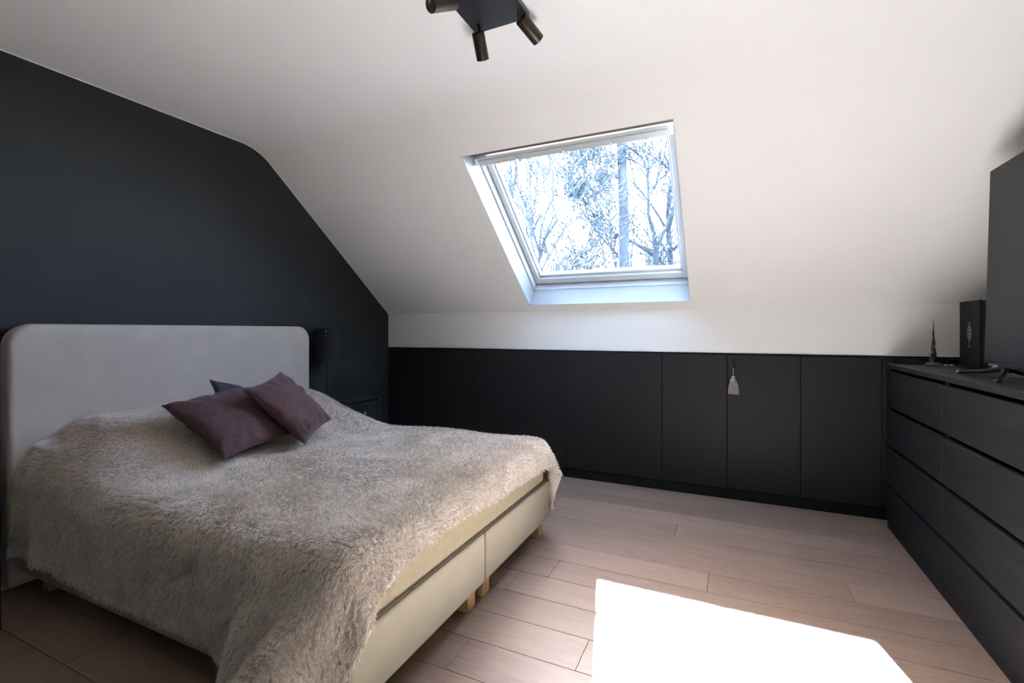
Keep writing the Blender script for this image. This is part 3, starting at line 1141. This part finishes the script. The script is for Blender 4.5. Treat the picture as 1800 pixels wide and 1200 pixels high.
# light smoothing of the simulation's grid noise
for _ in range(2):
    Gs = G.copy()
    Gs[1:-1, 1:-1] = .5 * G[1:-1, 1:-1] + .125 * (G[:-2, 1:-1] + G[2:, 1:-1] + G[1:-1, :-2] + G[1:-1, 2:])
    G = Gs
# the stiff hanging corner falls in a few deep vertical folds
du = np.gradient(G, axis=0)
dv = np.gradient(G, axis=1)
NR = np.cross(du, dv)
NR /= (np.linalg.norm(NR, axis=2, keepdims=True) + 1e-9)
if NR[G.shape[0] // 2, G.shape[1] // 2, 2] < 0:
    NR = -NR
UU, VV = np.meshgrid(np.linspace(-2.938, -.76, G.shape[0]), np.linspace(.665, 2.90, G.shape[1]), indexing='ij')
wf = smooth(-1.55, -1.2, UU) * smooth(1.02, .72, VV)
G = G + NR * (.036 * wf * (1 + np.sin((UU + .35 * (VV - .7)) * 2 * np.pi / .25 + 1.2)))[..., None]
G[..., 2] = np.maximum(G[..., 2], .010)
G2 = resample(G, 2)
nu, nv = G2.shape[:2]
du = np.gradient(G2, axis=0)
dv = np.gradient(G2, axis=1)
NR = np.cross(du, dv)
NR /= (np.linalg.norm(NR, axis=2, keepdims=True) + 1e-9)
if NR[nu // 2, nv // 2, 2] < 0:
    NR = -NR
TH = .006
top_ = (G2 + NR * TH).reshape(-1, 3)
bot_ = G2.reshape(-1, 3)
idx = np.arange(nu * nv).reshape(nu, nv)
q1 = np.stack([idx[:-1, :-1], idx[1:, :-1], idx[1:, 1:], idx[:-1, 1:]], -1).reshape(-1, 4)
off_ = nu * nv
q2 = q1[:, ::-1] + off_
rim = np.concatenate([idx[:, 0], idx[-1, 1:], idx[::-1, -1][1:], idx[0, ::-1][1:-1]])
rn = np.roll(rim, -1)
q3 = np.stack([rim, rim + off_, rn + off_, rn], -1)
V_ = np.concatenate([top_, bot_])
bc = Vector((-1.95, 1.72, .55))
blanket = empty('fleece_throw', bc, label='shaggy taupe fleece throw spread over the bed, its near corner hanging to the floor', cat='blanket')
me = bpy.data.meshes.new('fleece_sheet')
me.from_pydata((V_ - np.array(bc)).tolist(), [], np.concatenate([q1, q2, q3]).tolist())
me.materials.append(M['fleece'])
bmf = bmesh.new()
bmf.from_mesh(me)
bmesh.ops.recalc_face_normals(bmf, faces=bmf.faces)
bmf.to_mesh(me)
bmf.free()
for p in me.polygons:
    p.use_smooth = True
sheet = bpy.data.objects.new('fleece_sheet', me)
link(sheet, blanket)

# pile: short curved strands as hair curves
def pile():
    rng = np.random.default_rng(11)
    A = G2[:-1, :-1].reshape(-1, 3)
    B = G2[1:, :-1].reshape(-1, 3)
    C = G2[1:, 1:].reshape(-1, 3)
    Dq = G2[:-1, 1:].reshape(-1, 3)
    area = np.linalg.norm(np.cross(B - A, Dq - A), axis=1)
    cen = (A + C) / 2
    camp = np.array([0, 0, CAM_H])
    nq = NR[:-1, :-1].reshape(-1, 3)
    dist = np.linalg.norm(cen - camp, axis=1)
    facing = ((camp - cen) * nq).sum(1) / dist
    dens = 52000 * np.clip(2.1 / dist, .6, 1.6)
    dens[(cen[:, 1] > 2.72) & (cen[:, 2] < .5)] *= .35
    cnt = rng.poisson(area * dens)
    qi = np.repeat(np.arange(len(A)), cnt)
    n_ = len(qi)
    a, b = rng.random(n_)[:, None], rng.random(n_)[:, None]
    root = (A[qi] * (1 - a) * (1 - b) + B[qi] * a * (1 - b) + C[qi] * a * b + Dq[qi] * (1 - a) * b)
    nr = nq[qi]
    root = root + nr * (TH - .001)
    # comb direction: broad swirls plus gravity, with small clumps
    x, y, z = root.T

    def fld(k, ph):
        return (np.sin(x * k + ph) + np.sin(y * k * 1.13 + ph * 2.1) + np.sin((x + y + z) * k * .77 + ph * .7)) / 3
    sw = np.stack([fld(7, .3) + .5 * fld(23, 1.9), fld(6, 2.2) + .5 * fld(19, .4), fld(8, 4.0) * .3], 1)
    down = np.array([.15, -.25, -1.0])
    # clumps: hash of 9 mm cells gives a shared lean
    cell = np.floor(root / .014).astype(np.int64)
    hsh = (cell[:, 0] * 73856093) ^ (cell[:, 1] * 19349663) ^ (cell[:, 2] * 83492791)
    h1 = ((hsh * 2654435761) % 1000003) / 1000003 * 2 - 1
    h2 = ((hsh * 40503 + 12345) % 1000033) / 1000033 * 2 - 1
    h3 = ((hsh * 69069 + 777) % 999983) / 999983 * 2 - 1
    cl = np.stack([h1, h2, h3], 1)
    lean = sw * .8 + down * .7 + cl * .55 + rng.normal(size=(n_, 3)) * .25
    lean = lean - (lean * nr).sum(1, keepdims=True) * nr
    ln = (.0145 + .007 * rng.random(n_))[:, None]
    d1 = nr * .85 + lean * .35
    d1 /= np.linalg.norm(d1, axis=1, keepdims=True)
    d2 = nr * .35 + lean * .85
    d2 /= np.linalg.norm(d2, axis=1, keepdims=True)
    p1 = root + d1 * ln * .5
    p2 = p1 + d2 * ln * .55
    cc_ = (cell + .5) * .014
    pull = cc_ - root
    pull -= (pull * nr).sum(1, keepdims=True) * nr
    p1 = p1 + pull * .22
    p2 = p2 + pull * .55
    pts = np.stack([root, p1, p2], 1) - np.array(bc)
    hc = bpy.data.hair_curves.new('pile')
    hc.add_curves([3] * n_)
    hc.attributes['position'].data.foreach_set('vector', pts.astype(np.float32).reshape(-1))
    ra = hc.attributes.get('radius') or hc.attributes.new('radius', 'FLOAT', 'POINT')
    rad = np.tile(np.array([.00085, .0007, .00025], np.float32), n_)
    ra.data.foreach_set('value', rad)
    hc.materials.append(M['fur'])
    o = bpy.data.objects.new('pile', hc)
    link(o, blanket)
    tag(o, kind='stuff')
    print('strands', n_)
    return o


pile()

# a sleeping pillow whose white corner peeps out at the headboard
def cushion(name, centre, ax, ay, az, half, thick, mat, seed, label, cat, group=None, fold=None, parent=None, pinch=.085, asp=1.0):
    n_ = 34
    rng = random.Random(seed)
    ph = [rng.uniform(0, 6.28) for _ in range(8)]
    ax, ay, az = Vector(ax).normalized(), Vector(ay).normalized(), Vector(az).normalized()
    R = Matrix((ax, ay, az)).transposed()
    c = empty(name, centre, label=label, cat=cat, group=group)
    bm = bmesh.new()
    top, bot = [], []
    for i in range(n_ + 1):
        ru, rb = [], []
        for j in range(n_ + 1):
            u_ = math.sin((i / n_ - .5) * math.pi) * .55 + (i / n_ * 2 - 1) * .45
            v_ = math.sin((j / n_ - .5) * math.pi) * .55 + (j / n_ * 2 - 1) * .45
            x_ = u_ * (1 - pinch * (1 - v_ * v_))
            y_ = v_ * (1 - pinch * (1 - u_ * u_))
            e_ = max(0, (1 - u_ ** 2) * (1 - v_ ** 2))
            hgt = thick * e_ ** .42
            rr_ = math.hypot(u_, v_)
            an = math.atan2(v_, u_)
            wr = 0
            for k in range(3):
                wr += math.sin(an * (9 + 4 * k) + ph[k] + 3 * rr_) * .0028 * max(0, rr_ - .45) * e_ ** .25 * 2
            wr += .004 * math.sin(u_ * 5 + ph[4]) * math.sin(v_ * 4 + ph[5]) * e_ ** .4
            if fold:
                fu, fv, fs, fd = fold
                dd = ((u_ - fu) ** 2 + (v_ - fv) ** 2) / fs ** 2
                wr += -fd * math.exp(-dd) + fd * .9 * math.exp(-((math.sqrt(dd) - 1.5) / .35) ** 2)
            zt_ = hgt + wr * 1.4
            p = R @ Vector((x_ * half, y_ * half * asp, zt_))
            pb = R @ Vector((x_ * half, y_ * half * asp, -hgt * .9 + wr * .5))
            edge = i in (0, n_) or j in (0, n_)
            va = bm.verts.new(p)
            ru.append(va)
            rb.append(va if edge else bm.verts.new(pb))
        top.append(ru)
        bot.append(rb)
    for i in range(n_):
        for j in range(n_):
            bm.faces.new((top[i][j], top[i + 1][j], top[i + 1][j + 1], top[i][j + 1]))
            f = (bot[i][j], bot[i][j + 1], bot[i + 1][j + 1], bot[i + 1][j])
            if len(set(f)) == 4:
                try:
                    bm.faces.new(f)
                except ValueError:
                    pass
    obj('cover', bm, mat, c, smooth=True)
    # stitched seam round the edge
    bm = bmesh.new()
    rimv = []
    for i in range(n_ + 1):
        rimv.append((i, 0))
    for j in range(1, n_ + 1):
        rimv.append((n_, j))
    for i in range(n_ - 1, -1, -1):
        rimv.append((i, n_))
    for j in range(n_ - 1, -1, -1):
        rimv.append((0, j))
    pts = []
    for (i, j) in rimv:
        u_ = math.sin((i / n_ - .5) * math.pi) * .55 + (i / n_ * 2 - 1) * .45
        v_ = math.sin((j / n_ - .5) * math.pi) * .55 + (j / n_ * 2 - 1) * .45
        pts.append(R @ Vector((u_ * (1 - pinch * (1 - v_ * v_)) * half, v_ * (1 - pinch * (1 - u_ * u_)) * half * asp, 0)))
    tube(bm, pts, .0028, 6, cap=False)
    obj('seam', bm, mat, c, smooth=True)
    return c


def rodr(w):
    w = Vector(w)
    return Matrix.Rotation(w.length, 3, w.normalized())


R1_ = rodr((.49242, .43457, 1.68175))
cushion('cushion', (-2.303, 1.590, .746), R1_.col[0], R1_.col[1], R1_.col[2], .214, .073, M['plum'], 4,
        'plum velvet cushion lying flattest on the fleece, left of the pair', 'cushion', 'cushions on the bed')
R2_ = rodr((.62003, .73224, 1.96576))
cushion('cushion', (-2.213, 1.877, .784), R2_.col[0], R2_.col[1], R2_.col[2], .204, .066, M['plum'], 9,
        'plum velvet cushion leaning on the other with a dented lower corner, nearest the lamp', 'cushion', 'cushions on the bed', fold=(-.66, -.72, .12, .013))
e1 = Vector((.02, .95, -.26)).normalized()
nn = (Vector((.72, .1, .70)) - e1 * Vector((.72, .1, .70)).dot(e1)).normalized()
e2 = nn.cross(e1)
tlc = Vector((-2.60, 1.675, .925))
cg = tlc + e1 * .19 - e2 * .19 if e2.z > 0 else tlc + e1 * .19 + e2 * .19
cushion('cushion', cg, e1, e2, nn, .195, .05, M['greyvelvet'], 2,
        'dark grey cushion mostly hidden behind the two plum cushions', 'cushion', 'cushions on the bed')
cushion('pillow', (-2.795, 1.385, .633), (0, 1, 0), (-1, 0, 0.2), (.2, 0, 1), .33, .06, M['whitefabric'], 12,
        'white sleeping pillow whose corner peeps out from the fleece at the headboard', 'pillow', asp=.62)

# ------------------------------------------------------------------ outdoors
obj('ground', bx((-60, 6, -3.3), (60, 120, -3.2)), M['grass'], kind='structure', label='lawn and woodland floor outside')


def ray_point(px, py, depth):
    yaw = math.radians(24.8)
    F = Vector((-math.sin(yaw), math.cos(yaw), 0))
    Rr = Vector((math.cos(yaw), math.sin(yaw), 0))
    return Vector((0, 0, CAM_H)) + (F + Rr * ((px - 900) / 834) + Vector((0, 0, 1)) * ((581 - py) / 834)) * depth


def grow(bm, p, d, r, L, level, rng, maxl, spread, upw, segs=5):
    """recursive bare branch"""
    pts, rr_ = [p.copy()], [r]
    for i in range(segs):
        d = (d + Vector((rng.gauss(0, .16), rng.gauss(0, .16), rng.gauss(0, .12) + upw * .05))).normalized()
        p = p + d * (L / segs)
        pts.append(p.copy())
        rr_.append(max(r * (1 - .55 * (i + 1) / segs), .007))
    tube(bm, pts, rr_, 5 if level < 2 else 3, cap=False)
    if level >= maxl:
        return
    nb = rng.choice((4, 5)) if level < 2 else rng.choice((3, 4, 4))
    for k in range(nb):
        t_ = rng.uniform(.28, 1.0) if k else 1.0
        i = min(int(t_ * segs), segs)
        pd_ = (pts[i] - pts[max(i - 1, 0)]).normalized()
        ax = pd_.orthogonal().normalized()
        ax.rotate(Matrix.Rotation(rng.uniform(0, 6.28), 3, pd_))
        nd = (pd_ + ax * spread * rng.uniform(.5, 1.15)).normalized()
        grow(bm, pts[i], nd, max(rr_[i] * .74, .007), L * rng.uniform(.5, .74), level + 1, rng, maxl, spread, upw, segs)


def bare_tree(base, h, r, seed, lab, lean=(0, 0), maxl=5, spread=.85, bare=.3, arms=10):
    rng = random.Random(seed)
    c = empty('bare_tree', base, label=lab, cat='tree', group='bare trees outside the roof window')
    bm = bmesh.new()
    top = Vector((lean[0], lean[1], h * .62))
    pts = [Vector((0, 0, 0)) + top * t_ + Vector((rng.gauss(0, .05), rng.gauss(0, .05), 0)) * (1 if t_ else 0) for t_ in (0, .2, .4, .6, .8, 1)]
    rad = [r * (1 - .5 * t_) for t_ in (0, .2, .4, .6, .8, 1)]
    tube(bm, pts, rad, 8, cap=False)
    obj('trunk', bm, M['twig'], c, smooth=True)
    bm = bmesh.new()
    for k in range(arms):
        t_ = bare + (1 - bare) * k / (arms - 1)
        i = min(int(t_ * 5), 4)
        f = t_ * 5 - i
        p = pts[i].lerp(pts[i + 1], f) if i < 5 else pts[5]
        a = k * 2.4 + rng.uniform(-.4, .4)
        d = Vector((math.cos(a), math.sin(a), rng.uniform(.45, 1.0))).normalized()
        grow(bm, p, d, rad[i] * .5, h * .27, 1, rng, maxl, spread, 1.0)
    for k in range(2):
        grow(bm, pts[5], Vector((rng.gauss(0, .3), rng.gauss(0, .3), 1)).normalized(), rad[5] * .8, h * .25, 1, rng, maxl, spread, 1.0)
    obj('branches', bm, M['twig'], c, kind='stuff')
    return c


def needle_cloud(bm, c, r, n_, rng, ln=.16, flat=.6):
    for k in range(n_):
        p = Vector((rng.gauss(0, .5), rng.gauss(0, .5), rng.gauss(0, .5 * flat))) * r + c
        d = Vector((rng.gauss(0, 1), rng.gauss(0, 1), rng.gauss(.2, .8))).normalized()
        s_ = d.orthogonal().normalized() * .010
        q = p + d * ln * rng.uniform(.5, 1.2)
        bm.faces.new([bm.verts.new(v) for v in (p - s_, p + s_, q)])


# tall pine: straight trunk with a crooked branch and a tuft of needles
PD = 10.5
pb = ray_point(1097, 470, PD)
pbase = Vector((pb.x, pb.y, -3.2))
pine = empty('pine_tree', pbase, label='tall pine with a straight trunk seen through the roof window', cat='tree')
bm = bmesh.new()
ptop = ray_point(1090, 150, PD) - pbase
pmid = pb - pbase
tube(bm, [Vector((0, 0, 0)), pmid, pmid.lerp(ptop, .3) + Vector((.02, 0, 0)), pmid.lerp(ptop, .65), ptop, ptop + (ptop - pmid) * .25], [.17, .118, .108, .10, .09, .06], 10, cap=False)
obj('trunk', bm, M['bark'], pine, smooth=True)
rng = random.Random(21)
bm = bmesh.new()


def pp_(px, py, dd=0):
    return ray_point(px, py, PD + dd) - pbase


tube(bm, [pp_(1090, 312), pp_(1078, 308), pp_(1066, 315), pp_(1058, 322), pp_(1054, 335), pp_(1044, 344), pp_(1033, 347), pp_(1022, 340), pp_(1010, 336)], [.055, .05, .046, .042, .04, .036, .03, .022, .015], 7, cap=False)
tube(bm, [pp_(1034, 346), pp_(1034, 360), pp_(1030, 372)], [.028, .018, .01], 6, cap=False)
tube(bm, [pp_(1058, 322), pp_(1046, 312, .2), pp_(1030, 305, .3)], [.025, .018, .01], 6, cap=False)
for k in range(14):
    a = (rng.uniform(1005, 1082), rng.uniform(262, 330))
    grow(bm, pp_(*a, rng.uniform(-.5, .6)), Vector((rng.gauss(0, 1), rng.gauss(0, 1), rng.gauss(.2, .5))).normalized(), .012, .5, 3, rng, 5, .9, .2)
for (a, b) in (((1092, 250), (1130, 275)), ((1090, 225), (1150, 240)), ((1092, 270), (1125, 300))):
    grow(bm, pp_(*a), (pp_(*b) - pp_(*a)).normalized(), .03, .8, 2, rng, 5, .8, .1)
obj('branches', bm, M['bark'], pine, kind='stuff')
bm = bmesh.new()
for k in range(42):
    if k < 26:
        c_ = pp_(rng.uniform(1004, 1086), 275 + rng.gauss(8, 20), rng.uniform(-.6, .6))
    elif k < 35:
        c_ = pp_(rng.gauss(1014, 9), rng.gauss(338, 9), rng.uniform(-.3, .3))
    else:
        c_ = pp_(rng.uniform(1100, 1150), rng.gauss(262, 16), rng.uniform(-.4, .4))
    needle_cloud(bm, c_, .20, 120, rng, .13)
obj('needles', bm, M['needles'], pine, kind='stuff')

b1 = ray_point(872, 600, 8.6)
bare_tree((b1.x, b1.y, -3.2), 8.2, .15, 5, 'bare tree at the left edge of the roof window with branches reaching in', (.15, 0), 5, .8, .3, 15)
b2 = ray_point(1150, 600, 11.5)
bare_tree((b2.x, b2.y, -3.2), 10.2, .14, 8, 'bare many-branched tree just right of the pine trunk', (.1, 0), 5, .8, .35)
b3 = ray_point(1050, 600, 14.5)
bare_tree((b3.x, b3.y, -3.2), 8.4, .13, 14, 'bare tree behind and left of the pine trunk', (-.2, 0), 5, .85, .35)
b4 = ray_point(1205, 600, 14.0)
bare_tree((b4.x, b4.y, -3.2), 11.8, .16, 23, 'bare tree at the right edge of the roof window', (-.5, 0), 5, .85, .3)


def conifer(px, py_top, depth, wid, seed, lab):
    rng = random.Random(seed)
    p = ray_point(px, 600, depth)
    zt_ = ray_point(px, py_top, depth).z
    base = Vector((p.x, p.y, -3.2))
    c = empty('conifer', base, label=lab, cat='tree', group='conifers beyond the lawn')
    H = zt_ + 3.2
    obj('trunk', tube(bmesh.new(), [(0, 0, 0), (0, 0, H * .97)], [.2, .03], 6), M['bark'], c)
    bm = bmesh.new()
    for k in range(150):
        t_ = rng.random() ** .8
        rr_ = wid * (1 - t_) ** .8 * rng.uniform(.3, 1)
        a = rng.uniform(0, 6.28)
        needle_cloud(bm, Vector((rr_ * math.cos(a), rr_ * math.sin(a), H * (.25 + .74 * t_))), .32, 34, rng, .34)
    obj('needles', bm, M['conifer'], c, kind='stuff')


conifer(1040, 412, 22, 2.2, 31, 'broad conifer low behind the bare trees, left of the pine trunk')
conifer(1148, 395, 24, 1.8, 32, 'conifer low behind the bare trees, right of the pine trunk')
conifer(1012, 440, 26, 1.4, 33, 'small conifer lowest and furthest left behind the bare trees')
